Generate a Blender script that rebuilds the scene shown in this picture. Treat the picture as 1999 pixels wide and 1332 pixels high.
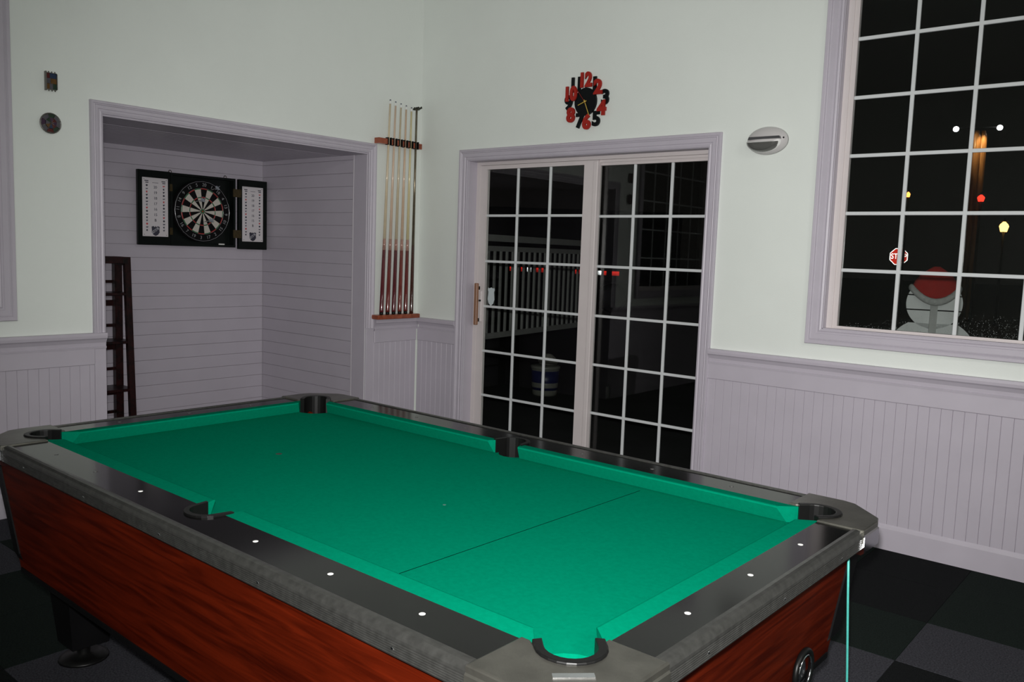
import bpy, bmesh, math, random
from mathutils import Vector, Matrix
random.seed(7)
scn = bpy.context.scene
for o in list(bpy.data.objects):
    bpy.data.objects.remove(o)
COL = scn.collection
PI = math.pi

# ------------------------------------------------------------------ camera
CAM = Vector((4.638, -4.446, 1.430))
YAW, PITCH, ROLL, F = 0.6936, -0.1038, 0.0344, 1654.1
FW = Vector((-math.sin(YAW)*math.cos(PITCH), math.cos(YAW)*math.cos(PITCH), math.sin(PITCH)))
_r = Vector((math.cos(YAW), math.sin(YAW), 0)); _u = _r.cross(FW)
RT = _r*math.cos(ROLL) + _u*math.sin(ROLL)
UP = _u*math.cos(ROLL) - _r*math.sin(ROLL)
cd = bpy.data.cameras.new('camera'); cam = bpy.data.objects.new('camera', cd); COL.objects.link(cam)
cd.sensor_width = 36.0; cd.lens = F/1999*36.0; cd.clip_start = 0.05; cd.clip_end = 300
m = Matrix((RT, UP, -FW)).transposed().to_4x4(); m.translation = CAM
cam.matrix_world = m
scn.camera = cam

# ------------------------------------------------------------------ world, lights, exposure
w = bpy.data.worlds.new('night_sky'); scn.world = w; w.use_nodes = True
w.node_tree.nodes['Background'].inputs[0].default_value = (0.006, 0.0055, 0.005, 1)
w.node_tree.nodes['Background'].inputs[1].default_value = 0.5

def lamp(name, kind, loc, energy, color=(1, 1, 1), target=None, **kw):
    d = bpy.data.lights.new(name, kind); d.energy = energy; d.color = color
    for k, v in kw.items(): setattr(d, k, v)
    o = bpy.data.objects.new(name, d); COL.objects.link(o); o.location = loc
    if target is not None:
        o.rotation_euler = (Vector(target)-Vector(loc)).to_track_quat('-Z', 'Y').to_euler()
    return o
FLASH = CAM + UP*0.075 - RT*0.01
lamp('camera_flash', 'SPOT', FLASH, 560, (1.0, 0.985, 0.965), FLASH + FW*5 + RT*0.35 + UP*0.05,
     spot_size=math.radians(92), spot_blend=0.95, shadow_soft_size=0.02)
lamp('ceiling_light_a', 'AREA', (6.5, -3.0, 3.3), 42, (1.0, 0.97, 0.93), (5.9, -3.0, 0), shape='RECTANGLE', size=1.2, size_y=0.6)
lamp('ceiling_light_b', 'AREA', (6.0, -6.0, 3.3), 46, (1.0, 0.97, 0.93), (5.6, -5.4, 0), shape='RECTANGLE', size=1.2, size_y=0.6)
scn.view_settings.view_transform = 'Standard'; scn.view_settings.look = 'None'
scn.view_settings.gamma = 1.0; scn.view_settings.use_curve_mapping = False
scn.view_settings.exposure = 0.0

# ------------------------------------------------------------------ materials
MATS = {}
def mat(name, col, rough=0.5, var=0.06, scale=8.0, metal=0.0, bump=0.0, bscale=60.0, stretch=None, emit=None, estr=0, coat=0.0, spec=None):
    if name in MATS: return MATS[name]
    M = bpy.data.materials.new(name); M.use_nodes = True; MATS[name] = M
    nt = M.node_tree; N = nt.nodes; L = nt.links; b = N['Principled BSDF']
    b.inputs['Roughness'].default_value = rough; b.inputs['Metallic'].default_value = metal
    if coat: b.inputs['Coat Weight'].default_value = coat; b.inputs['Coat Roughness'].default_value = 0.08
    if spec is not None: b.inputs['Specular IOR Level'].default_value = spec
    tc = N.new('ShaderNodeTexCoord'); mp = N.new('ShaderNodeMapping')
    L.new(tc.outputs['Object'], mp.inputs['Vector'])
    if stretch: mp.inputs['Scale'].default_value = stretch
    nz = N.new('ShaderNodeTexNoise'); nz.inputs['Scale'].default_value = scale; nz.inputs['Detail'].default_value = 4
    L.new(mp.outputs[0], nz.inputs['Vector'])
    rp = N.new('ShaderNodeValToRGB')
    rp.color_ramp.elements[0].position = 0.3; rp.color_ramp.elements[1].position = 0.7
    rp.color_ramp.elements[0].color = (*[max(0, c*(1-var)) for c in col], 1)
    rp.color_ramp.elements[1].color = (*[min(1, c*(1+var)) for c in col], 1)
    L.new(nz.outputs['Fac'], rp.inputs[0]); L.new(rp.outputs[0], b.inputs['Base Color'])
    if bump:
        n2 = N.new('ShaderNodeTexNoise'); n2.inputs['Scale'].default_value = bscale; n2.inputs['Detail'].default_value = 3
        L.new(mp.outputs[0], n2.inputs['Vector'])
        bp = N.new('ShaderNodeBump'); bp.inputs['Strength'].default_value = bump; bp.inputs['Distance'].default_value = 0.004
        L.new(n2.outputs['Fac'], bp.inputs['Height']); L.new(bp.outputs[0], b.inputs['Normal'])
    if emit:
        b.inputs['Emission Color'].default_value = (*emit, 1); b.inputs['Emission Strength'].default_value = estr
    return M

def glass_mat(name, tint=(1, 1, 1), base=0.04):
    M = bpy.data.materials.new(name); M.use_nodes = True; nt = M.node_tree; N = nt.nodes; L = nt.links
    N.remove(N['Principled BSDF']); out = N['Material Output']
    g = N.new('ShaderNodeNewGeometry'); dt = N.new('ShaderNodeVectorMath'); dt.operation = 'DOT_PRODUCT'
    L.new(g.outputs['Normal'], dt.inputs[0]); L.new(g.outputs['Incoming'], dt.inputs[1])
    ab = N.new('ShaderNodeMath'); ab.operation = 'ABSOLUTE'; L.new(dt.outputs['Value'], ab.inputs[0])
    s = N.new('ShaderNodeMath'); s.operation = 'SUBTRACT'; s.inputs[0].default_value = 1; L.new(ab.outputs[0], s.inputs[1])
    p = N.new('ShaderNodeMath'); p.operation = 'POWER'; p.inputs[1].default_value = 5; L.new(s.outputs[0], p.inputs[0])
    ma = N.new('ShaderNodeMath'); ma.operation = 'MULTIPLY_ADD'; ma.inputs[1].default_value = 1-base; ma.inputs[2].default_value = base
    L.new(p.outputs[0], ma.inputs[0])
    nz = N.new('ShaderNodeTexNoise'); nz.inputs['Scale'].default_value = 3
    rp = N.new('ShaderNodeValToRGB'); L.new(nz.outputs['Fac'], rp.inputs[0])
    rp.color_ramp.elements[0].color = (*[c*0.96 for c in tint], 1); rp.color_ramp.elements[1].color = (*tint, 1)
    tr = N.new('ShaderNodeBsdfTransparent'); L.new(rp.outputs[0], tr.inputs[0])
    gl = N.new('ShaderNodeBsdfGlossy'); gl.inputs['Roughness'].default_value = 0.0
    mx = N.new('ShaderNodeMixShader'); L.new(ma.outputs[0], mx.inputs[0]); L.new(tr.outputs[0], mx.inputs[1]); L.new(gl.outputs[0], mx.inputs[2])
    L.new(mx.outputs[0], out.inputs[0])
    return M

def retro_mat(name, col, rough=0.28):
    """retroreflective sheeting: sends light back where it came from, as road signs do"""
    M = bpy.data.materials.new(name); M.use_nodes = True; nt = M.node_tree; N = nt.nodes; L = nt.links
    N.remove(N['Principled BSDF']); out = N['Material Output']
    g = N.new('ShaderNodeNewGeometry')
    nz = N.new('ShaderNodeTexNoise'); nz.inputs['Scale'].default_value = 20
    rp = N.new('ShaderNodeValToRGB'); L.new(nz.outputs['Fac'], rp.inputs[0])
    rp.color_ramp.elements[0].color = (*[c*0.85 for c in col], 1); rp.color_ramp.elements[1].color = (*col, 1)
    gl = N.new('ShaderNodeBsdfGlossy'); gl.inputs['Roughness'].default_value = rough
    L.new(rp.outputs[0], gl.inputs[0]); L.new(g.outputs['Incoming'], gl.inputs['Normal'])
    df = N.new('ShaderNodeBsdfDiffuse'); L.new(rp.outputs[0], df.inputs[0])
    mx = N.new('ShaderNodeMixShader'); mx.inputs[0].default_value = 0.8
    L.new(df.outputs[0], mx.inputs[1]); L.new(gl.outputs[0], mx.inputs[2]); L.new(mx.outputs[0], out.inputs[0])
    return M

def wood_mat(name, c1, c2, rough=0.35, stretch=(1.2, 14, 14), coat=0.3, spec=0.25):
    M = bpy.data.materials.new(name); M.use_nodes = True; nt = M.node_tree; N = nt.nodes; L = nt.links; b = N['Principled BSDF']
    tc = N.new('ShaderNodeTexCoord'); mp = N.new('ShaderNodeMapping'); L.new(tc.outputs['Object'], mp.inputs[0]); mp.inputs['Scale'].default_value = stretch
    nz = N.new('ShaderNodeTexNoise'); nz.inputs['Scale'].default_value = 2.0; nz.inputs['Detail'].default_value = 6; nz.inputs['Distortion'].default_value = 0.8
    L.new(mp.outputs[0], nz.inputs[0])
    rp = N.new('ShaderNodeValToRGB'); rp.color_ramp.elements[0].position = 0.32; rp.color_ramp.elements[1].position = 0.68
    rp.color_ramp.elements[0].color = (*c1, 1); rp.color_ramp.elements[1].color = (*c2, 1)
    L.new(nz.outputs['Fac'], rp.inputs[0]); L.new(rp.outputs[0], b.inputs['Base Color'])
    b.inputs['Roughness'].default_value = rough; b.inputs['Coat Weight'].default_value = coat; b.inputs['Coat Roughness'].default_value = 0.2; b.inputs['Specular IOR Level'].default_value = spec
    return M

WALL = mat('mint_wall_paint', (0.715, 0.75, 0.715), 0.55, 0.015, 3, bump=0.12, bscale=120)
CEIL = mat('white_ceiling_paint', (0.75, 0.76, 0.74), 0.8, 0.02)
TRIM = mat('lavender_trim_paint', (0.46, 0.425, 0.485), 0.45, 0.03, 6, bump=0.05, bscale=40)
PLANK = mat('lavender_plank_paint', (0.46, 0.425, 0.485), 0.38, 0.03, 5, bump=0.06, bscale=40)
GROOVE = mat('groove_paint', (0.40, 0.375, 0.41), 0.6, 0.04)
VINYL = mat('white_vinyl_frame', (0.62, 0.565, 0.565), 0.35, 0.02)
MUNT = mat('white_grille_bar', (0.60, 0.62, 0.63), 0.4, 0.02)
GLASS = glass_mat('window_glass', (0.93, 0.95, 0.94), 0.035)
BLACKWOOD = wood_mat('espresso_wood', (0.004, 0.002, 0.002), (0.026, 0.005, 0.005), 0.35, coat=0.05)
REDWOOD = wood_mat('red_mahogany_laminate', (0.030, 0.0025, 0.0006), (0.092, 0.0085, 0.0018), 0.45, (1.6, 26, 26), 0.0, 0.06)
RACKWOOD = wood_mat('varnished_rack_wood', (0.20, 0.045, 0.02), (0.34, 0.085, 0.04), 0.3)
CLOTH = mat('green_billiard_cloth', (0.0003, 0.155, 0.086), 0.95, 0.06, 90, bump=0.08, bscale=500, spec=0.0)
RAIL = mat('black_rail_laminate', (0.003, 0.003, 0.003), 0.12, 0.2, 4, spec=0.26)
RUBBER = mat('black_rubber', (0.004, 0.004, 0.004), 0.40, 0.1, 20, spec=0.25)
BLACK = mat('black_paint', (0.005, 0.005, 0.0055), 0.4, 0.1, 10, spec=0.15)
ALUM = mat('dull_ribbed_aluminium', (0.085, 0.085, 0.080), 0.36, 0.22, 60, metal=0.75)
CAPMET = mat('worn_bronze_metal', (0.115, 0.112, 0.097), 0.34, 0.22, 14, metal=0.75, bump=0.1, bscale=120)
CHROME = mat('chrome', (0.75, 0.76, 0.8), 0.10, 0.04, 10, metal=1.0)
WHITE = mat('white_plastic', (0.75, 0.75, 0.73), 0.4, 0.03)
INK = mat('black_ink', (0.0005, 0.010, 0.007), 0.95, 0.1, spec=0.0)
BRASS = mat('brass', (0.55, 0.40, 0.12), 0.3, 0.1, metal=0.9)

# ------------------------------------------------------------------ helpers
def finish(me, smooth=False):
    bm = bmesh.new(); bm.from_mesh(me); bmesh.ops.recalc_face_normals(bm, faces=bm.faces); bm.to_mesh(me); bm.free()
    if smooth:
        for p in me.polygons: p.use_smooth = True
def link(name, me, parent=None, keep_world=True):
    o = bpy.data.objects.new(name, me); COL.objects.link(o)
    if parent is not None:
        o.parent = parent
        if keep_world:
            off = Vector((0, 0, 0)); p = parent
            while p is not None: off += p.location; p = p.parent
            o.location = -off
    return o
def mesh(name, vs, fs, material, parent=None, smooth=False, kw=True):
    me = bpy.data.meshes.new(name); me.from_pydata([tuple(v) for v in vs], [], fs); me.materials.append(material)
    finish(me, smooth); return link(name, me, parent, kw)
def tag(o, label=None, cat=None, group=None, kind=None):
    if label: o['label'] = label
    if cat: o['category'] = cat
    if group: o['group'] = group
    if kind: o['kind'] = kind
    return o
def empty(name, loc=(0, 0, 0), rz=0.0, **t):
    o = bpy.data.objects.new(name, None); COL.objects.link(o); o.location = loc; o.rotation_euler = (0, 0, rz); o.empty_display_size = 0.05
    return tag(o, **t)
BOXF = [(0, 1, 3, 2), (4, 6, 7, 5), (0, 4, 5, 1), (2, 3, 7, 6), (0, 2, 6, 4), (1, 5, 7, 3)]
def boxv(x0, x1, y0, y1, z0, z1):
    return [(x, y, z) for x in (x0, x1) for y in (y0, y1) for z in (z0, z1)]
def bevel_me(me, r, seg=1):
    bm = bmesh.new(); bm.from_mesh(me)
    bmesh.ops.bevel(bm, geom=bm.edges[:], offset=r, segments=seg, affect='EDGES', profile=0.6)
    bmesh.ops.recalc_face_normals(bm, faces=bm.faces); bm.to_mesh(me); bm.free()
def box(name, x0, x1, y0, y1, z0, z1, material, parent=None, bev=0.0, kw=True, seg=1):
    o = mesh(name, boxv(x0, x1, y0, y1, z0, z1), BOXF, material, parent, kw=kw)
    if bev: bevel_me(o.data, bev, seg)
    return o
def boxes(name, lst, material, parent=None, kw=True):
    vs, fs = [], []
    for b in lst:
        n = len(vs); vs += boxv(*b); fs += [tuple(i+n for i in f) for f in BOXF]
    return mesh(name, vs, fs, material, parent, kw=kw)
def prism(name, pts, a, b, material, parent=None, axis='z', kw=True, bev=0.0, smooth=False):
    """polygon pts in 2D, extruded from a to b along axis"""
    def P(p, t):
        return {'z': (p[0], p[1], t), 'y': (p[0], t, p[1]), 'x': (t, p[0], p[1])}[axis]
    n = len(pts); vs = [P(p, a) for p in pts] + [P(p, b) for p in pts]
    fs = [tuple(range(n)), tuple(range(2*n-1, n-1, -1))] + [(i, (i+1) % n, n+(i+1) % n, n+i) for i in range(n)]
    o = mesh(name, vs, fs, material, parent, kw=kw)
    if bev:
        bm = bmesh.new(); bm.from_mesh(o.data)
        top = [e for e in bm.edges if abs(e.verts[0].co['xyz'.index(axis)]-b) < 1e-6 and abs(e.verts[1].co['xyz'.index(axis)]-b) < 1e-6]
        bmesh.ops.bevel(bm, geom=top, offset=bev, segments=2, affect='EDGES', profile=0.5)
        bmesh.ops.recalc_face_normals(bm, faces=bm.faces); bm.to_mesh(o.data); bm.free()
    return o
def loft(name, rings, material, parent=None, closed=True, caps=True, smooth=False, kw=True):
    n = len(rings[0]); vs = [v for r in rings for v in r]; fs = []
    for k in range(len(rings)-1):
        for i in range(n if closed else n-1):
            j = (i+1) % n; fs.append((k*n+i, k*n+j, (k+1)*n+j, (k+1)*n+i))
    if caps: fs += [tuple(range(n)), tuple(range((len(rings)-1)*n, len(rings)*n))]
    return mesh(name, vs, fs, material, parent, smooth, kw)
def lathe(name, prof, p0, p1, material, parent=None, n=12, kw=True, smooth=True, sx=1.0, sy=1.0):
    """prof: (radius, t) with t the distance from p0 along the axis p0->p1"""
    p0 = Vector(p0); d = (Vector(p1)-p0).normalized()
    a = Vector((1, 0, 0)) if abs(d.x) < 0.9 else Vector((0, 1, 0))
    e1 = d.cross(a).normalized(); e2 = d.cross(e1)
    rings = [[p0 + d*t + (e1*math.cos(2*PI*i/n)*sx + e2*math.sin(2*PI*i/n)*sy)*r for i in range(n)] for r, t in prof]
    return loft(name, rings, material, parent, True, True, smooth, kw)
def tube(name, pts, r, material, parent=None, n=8, kw=True):
    rings = []
    for k, p in enumerate(pts):
        p = Vector(p); q = Vector(pts[min(k+1, len(pts)-1)]); o_ = Vector(pts[max(k-1, 0)]); d = (q-o_).normalized()
        a = Vector((0, 0, 1)) if abs(d.z) < 0.9 else Vector((1, 0, 0))
        e1 = d.cross(a).normalized(); e2 = d.cross(e1)
        rings.append([p + (e1*math.cos(2*PI*i/n) + e2*math.sin(2*PI*i/n))*r for i in range(n)])
    return loft(name, rings, material, parent, smooth=True, kw=kw)
def text_me(s, size, ext=0.0, off=0.0, bev=0.0):
    cu = bpy.data.curves.new('glyph', 'FONT'); cu.body = s; cu.size = size; cu.extrude = ext; cu.offset = off; cu.bevel_depth = bev
    cu.align_x = 'CENTER'; cu.align_y = 'CENTER'; cu.resolution_u = 4
    o = bpy.data.objects.new('glyph', cu); COL.objects.link(o)
    dg = bpy.context.evaluated_depsgraph_get()
    me = bpy.data.meshes.new_from_object(o.evaluated_get(dg)); bpy.data.objects.remove(o); return me
def text(name, s, size, loc, face, material, parent=None, ext=0.0005, off=0.0, rot=0.0, sx=1.0):
    """face '-y' : readable from -y side;  '+x' : readable from +x side"""
    me = text_me(s, size, ext, off); me.materials.clear(); me.materials.append(material)
    c, sn = math.cos(rot), math.sin(rot)
    for v in me.vertices:
        x, y, z = v.co.x*sx, v.co.y, v.co.z
        x, y = x*c-y*sn, x*sn+y*c
        v.co = Vector((loc[0]+x, loc[1]-z, loc[2]+y)) if face == '-y' else Vector((loc[0]+z, loc[1]+x, loc[2]+y))
    return link(name, me, parent)
def copy_tree(o, parent=None):
    c = o.copy(); COL.objects.link(c); c.parent = parent
    for ch in list(o.children): copy_tree(ch, c)
    return c

# ------------------------------------------------------------------ room shell
RX, RY, RZ = 7.2, -7.2, 3.7
DI0, DI1, DZ = 0.492, 2.345, 2.062           # patio door opening (inside casing)
WI0, WI1, WZ0, WZ1 = 3.052, 4.84, 1.090, 3.25  # right window opening
AY0, AY1, AZ = -2.335, -0.505, 2.088           # alcove opening
LW0, LW1 = -4.3, -2.858                        # left window opening
RAILZ = 0.924

wr = boxes('wall_right', [(-0.2, DI0, 0, 0.2, 0, RZ), (DI0, DI1, 0, 0.2, DZ, RZ), (DI1, WI0, 0, 0.2, 0, RZ),
     (WI0, WI1, 0, 0.2, 0, WZ0), (WI0, WI1, 0, 0.2, WZ1, RZ), (WI1, RX, 0, 0.2, 0, RZ)], WALL)
tag(wr, 'mint white painted wall with the patio door and the clock', 'wall', kind='structure')
wl = boxes('wall_left', [(-0.12, 0, AY1, 0, 0, RZ), (-0.12, 0, AY0, AY1, AZ, RZ), (-0.12, 0, LW1, AY0, 0, RZ),
     (-0.12, 0, LW0, LW1, 0, 1.085), (-0.12, 0, LW0, LW1, 3.25, RZ), (-0.12, 0, RY, LW0, 0, RZ)], WALL)
tag(wl, 'mint white painted wall with the recessed dart alcove', 'wall', kind='structure')
tag(box('wall_back', 0, RX, RY-0.1, RY, 0, RZ, WALL), 'mint wall behind the viewer', 'wall', kind='structure')
tag(box('wall_far', RX, RX+0.1, RY, 0.2, 0, RZ, WALL), 'mint wall out of view on the right', 'wall', kind='structure')
tag(box('ceiling', -1.4, RX+0.1, RY-0.1, 0.2, RZ, RZ+0.1, CEIL), 'white ceiling high above the pool table', 'ceiling', kind='structure')
fl = box('floor', -1.4, RX+0.1, RY-0.1, 0.2, -0.1, -0.012, mat('floor_underlay', (0.012, 0.013, 0.014), 0.95, 0.2))
tag(fl, 'floor laid with dark green, black and grey carpet squares', 'floor', kind='structure')
AB = -1.26
alc_b = box('wall_alcove_back', AB-0.08, AB-0.012, AY0-0.1, AY1+0.1, 0, 2.2, GROOVE)
tag(alc_b, 'lavender shiplap wall at the back of the dart alcove', 'wall', kind='structure')
alc_r = box('wall_alcove_right', AB-0.08, -0.12, AY1+0.012, AY1+0.1, 0, 2.2, GROOVE)
tag(alc_r, 'lavender shiplap side wall of the dart alcove', 'wall', kind='structure')
alc_l = box('wall_alcove_left', AB-0.012, -0.12, AY0-0.1, AY0, 0, 2.2, PLANK)
tag(alc_l, 'lavender side wall of the dart alcove nearest the window', 'wall', kind='structure')
alc_c = box('ceiling_alcove', AB-0.08, -0.12, AY0, AY1+0.012, AZ+0.002, AZ+0.12, GROOVE)
tag(alc_c, 'lavender plank ceiling of the dart alcove', 'ceiling', kind='structure')

def planks(host, axis, lo, hi, pitch, make, gap=0.004):
    k = 0; a = lo
    while a < hi-0.002:
        make(a, min(a+pitch, hi)-gap); a += pitch; k += 1
def chamfer_box(name, b, material, parent, bev=0.0025):
    return box(name, *b, material, parent, bev)
# alcove boards
planks(alc_b, 'z', 0.012, AZ, 0.0925, lambda a, b: chamfer_box('plank', (AB-0.012, AB, AY0, AY1, a, b), PLANK, alc_b, 0.002), 0.0012)
planks(alc_r, 'z', 0.012, AZ, 0.0925, lambda a, b: chamfer_box('plank', (AB, -0.15, AY1, AY1+0.012, a, b), PLANK, alc_r, 0.002), 0.0012)
box('jamb_board', -0.143, -0.001, AY1-0.004, AY1+0.012, 0.002, AZ-0.011, TRIM, alc_r, 0.002)
box('joint_strip', -0.152, -0.140, AY1-0.006, AY1+0.011, 0.002, AZ-0.003, mat('glossy_trim_strip', (0.5, 0.47, 0.51), 0.15, 0.02), alc_r, 0.002)
planks(alc_c, 'x', AB, -0.30, 0.068, lambda a, b: chamfer_box('plank', (a, b, AY0, AY1, AZ-0.010, AZ+0.002), PLANK, alc_c))
box('jamb_board', -0.297, -0.001, AY0, AY1, AZ-0.010, AZ+0.002, TRIM, alc_c)
box('jamb_board', -0.12, -0.001, AY0-0.004, AY0+0.003, 0.002, AZ-0.010, TRIM, alc_l)

# wainscot: planks, base boards, frieze boards, chair rails
def bead_me(name, b, parent):
    return chamfer_box(name, b, PLANK, parent, 0.0018)
PP = 0.0515
def wain_B(x0, x1, host):
    planks(host, 'x', x0, x1, PP, lambda a, b: bead_me('plank', (a, b, -0.010, 0.0, 0.12, 0.76), host), 0.0006)
    box('frieze_board', x0, x1, -0.016, 0.0, 0.752, 0.85, TRIM, host, 0.003)
def wain_A(y0, y1, host):
    planks(host, 'y', y0, y1, PP, lambda a, b: bead_me('plank', (0.0, 0.010, a, b, 0.12, 0.76), host), 0.0006)
    box('frieze_board', 0.0, 0.016, y0, y1, 0.752, 0.85, TRIM, host, 0.003)
wain_B(2.42, 4.95, wr); wain_B(0.02, 0.412, wr); wain_A(-0.43, -0.018, wl); wain_A(-5.05, -2.397, wl)
RP = [(0, 0.838), (0.018, 0.838), (0.020, 0.848), (0.014, 0.852), (0.016, 0.870), (0.026, 0.888), (0.034, 0.896), (0.036, 0.910), (0.034, RAILZ), (0, RAILZ)]
BP = [(0, 0), (0.018, 0), (0.018, 0.108), (0.015, 0.122), (0.011, 0.130), (0, 0.130)]
def run_B(name, prof, x0, x1, n):
    o = loft(name, [[(x, -h, z) for h, z in prof] for x in (x0, x1)], TRIM); return o
def run_A(name, prof, y0, y1):
    return loft(name, [[(h, y, z) for h, z in prof] for y in (y0, y1)], TRIM)
tag(run_B('trim_1', RP, 2.424, RX, 0), 'lavender chair rail right of the patio door', 'chair rail', kind='structure')
tag(run_B('trim_2', RP, 0.037, 0.413, 0), 'lavender chair rail between corner and patio door', 'chair rail', kind='structure')
tag(run_A('trim_3', RP, -0.430, -0.001), 'lavender chair rail under the cue rack', 'chair rail', kind='structure')
tag(run_A('trim_4', RP, RY, AY0-0.002), 'lavender chair rail left of the alcove', 'chair rail', kind='structure')
tag(run_B('baseboard_right', BP, 2.42, RX, 0), 'lavender baseboard right of the patio door', 'baseboard', kind='structure')
tag(run_B('baseboard_corner', BP, 0.019, 0.412, 0), 'lavender baseboard between corner and patio door', 'baseboard', kind='structure')
tag(run_A('baseboard_left', BP, RY, -2.397), 'lavender baseboard left of the alcove', 'baseboard', kind='structure')
tag(run_A('baseboard_rack', BP, -0.43, -0.001), 'lavender baseboard below the cue rack', 'baseboard', kind='structure')

# casings
def cprof(w):
    return [(0, 0), (0, 0.011), (0.010, 0.015), (0.016, 0.012), (0.022, 0.012), (0.026, 0.016), (w*0.62, 0.017), (w*0.68, 0.021), (w*0.74, 0.019), (w*0.80, 0.023), (w-0.003, 0.024), (w, 0.018), (w, 0)]
def casing(parent, plane, s0, s1, z0, z1, w, sides, name='casing'):
    def M(s, z, h): return (s, -h, z) if plane == 'B' else (h, s, z)
    pr = cprof(w); bot = 'b' in sides
    if 't' in sides: loft(name, [[M(s0-t, z1+t, h) for t, h in pr], [M(s1+t, z1+t, h) for t, h in pr]], TRIM, parent)
    if 'b' in sides: loft(name, [[M(s0-t, z0-t, h) for t, h in pr], [M(s1+t, z0-t, h) for t, h in pr]], TRIM, parent)
    if 'l' in sides: loft(name, [[M(s0-t, z0-(t if bot else 0), h) for t, h in pr], [M(s0-t, z1+t, h) for t, h in pr]], TRIM, parent)
    if 'r' in sides: loft(name, [[M(s1+t, z0-(t if bot else 0), h) for t, h in pr], [M(s1+t, z1+t, h) for t, h in pr]], TRIM, parent)
t5 = empty('trim_5', (0, AY0, 0), label='lavender moulded casing around the alcove opening', cat='casing', kind='structure')
casing(t5, 'A', AY0, AY1, RAILZ, AZ, 0.066, 'tl'); casing(t5, 'A', AY0, AY1, 0.86, AZ, 0.066, 'r')
box('corner_board', 0.0, 0.012, AY1, -0.432, 0.002, 0.86, TRIM, t5, 0.002)
box('corner_board', 0.0, 0.012, -2.397, AY0, 0.13, 0.838, TRIM, t5, 0.002)

# ------------------------------------------------------------------ patio door
door = empty('door_1', ((DI0+DI1)/2, 0.1, 0), label='white sliding patio door with grilles and lavender casing', cat='door', kind='structure')
casing(door, 'B', DI0, DI1, 0, DZ, 0.078, 'tlr')
# jamb lining (painted) and vinyl frame
box('jamb', DI0-0.004, DI0+0.003, 0.001, 0.088, 0, DZ-0.003, TRIM, door); box('jamb', DI1-0.003, DI1+0.004, 0.001, 0.084, 0, DZ-0.003, TRIM, door)
box('jamb', DI0, DI1, 0.001, 0.084, DZ-0.003, DZ+0.004, TRIM, door)
boxes('door_frame', [(DI0, DI0+0.035, 0.085, 0.185, 0.0, DZ), (DI1-0.03, DI1, 0.085, 0.185, 0.0, DZ),
                     (DI0+0.035, DI1-0.03, 0.085, 0.185, DZ-0.025, DZ), (DI0+0.035, DI1-0.03, 0.085, 0.185, 0.0, 0.025)], VINYL, door)
box('head_track', DI0+0.035, DI1-0.03, 0.112, 0.118, DZ-0.040, DZ-0.025, VINYL, door)
def sash(parent, x0, x1, z0, z1, gx0, gx1, gz0, gz1, y, nx, nz, bars, name='door_panel', th=0.035, bw=0.017):
    p = boxes(name, [(x0, gx0, y, y+th, z0, z1), (gx1, x1, y, y+th, z0, z1), (gx0, gx1, y, y+th, gz1, z1), (gx0, gx1, y, y+th, z0, gz0)], VINYL, parent)
    cw, ch = (gx1-gx0)/nx, (gz1-gz0)/nz; yg = y+th*0.5
    xs = [gx0+cw*i for i in range(nx+1)]; zs = [gz0+ch*i for i in range(nz+1)]
    for x in xs[1:-1]: box('grille_bar', x-bw/2, x+bw/2, yg-0.010, yg+0.004, gz0, gz1, MUNT, p, 0.002)
    for z in zs[1:-1]: box('grille_bar', gx0, gx1, yg-0.0095, yg+0.0035, z-bw/2, z+bw/2, MUNT, p, 0.002)
    me = None
    for i in range(nx):
        for k in range(nz):
            if me is None:
                o = box('pane', -cw/2, cw/2, -0.002, 0.002, -ch/2, ch/2, GLASS, p, kw=False); me = o.data
            else:
                o = bpy.data.objects.new('pane', me); COL.objects.link(o); o.parent = p
            off = Vector((0, 0, 0)); q = p
            while q is not None: off += q.location; q = q.parent
            o.location = Vector(((xs[i]+xs[i+1])/2, yg, (zs[k]+zs[k+1])/2)) - off
    return p
pl = sash(door, 0.515, 1.530, 0.026, 2.035, 0.584, 1.423, 0.075, 2.008, 0.088, 3, 6, 0)
pr_ = sash(door, 1.452, 2.345, 0.026, 2.030, 1.510, 2.300, 0.075, 2.004, 0.130, 3, 6, 0)
box('stile_strip', 1.500, 1.532, 0.080, 0.0885, 0.03, 2.03, VINYL, pl, 0.003)
hd = box('door_handle', 0.533, 0.560, 0.045, 0.070, 0.905, 1.205, mat('tan_wood_handle', (0.26, 0.13, 0.075), 0.45, 0.15, 20, stretch=(8, 8, 1)), door, 0.004)
for z in (0.94, 1.17): box('handle_post', 0.540, 0.553, 0.068, 0.090, z-0.012, z+0.012, BLACK, hd)
box('latch', 0.562, 0.578, 0.074, 0.0885, 0.93, 1.15, VINYL, hd, 0.002); box('latch_knob', 0.566, 0.578, 0.060, 0.075, 1.075, 1.088, BLACK, hd, 0.002)
sh = [(-0.035, 0.062), (-0.022, 0.056), (0, 0.064), (0.022, 0.056), (0.035, 0.062), (0.040, 0.045), (0.033, 0.030), (0.036, 0.0), (0.040, -0.025), (0.028, -0.055), (0, -0.075), (-0.028, -0.055), (-0.040, -0.025), (-0.036, 0.0), (-0.033, 0.030), (-0.040, 0.045)]
prism('shield_sticker', [(0.648+x*0.8, 1.118+z*0.95) for x, z in sh], 0.1020, 0.1032, mat('pale_sticker', (0.52, 0.58, 0.60), 0.5, 0.02), pl, 'y')

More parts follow.
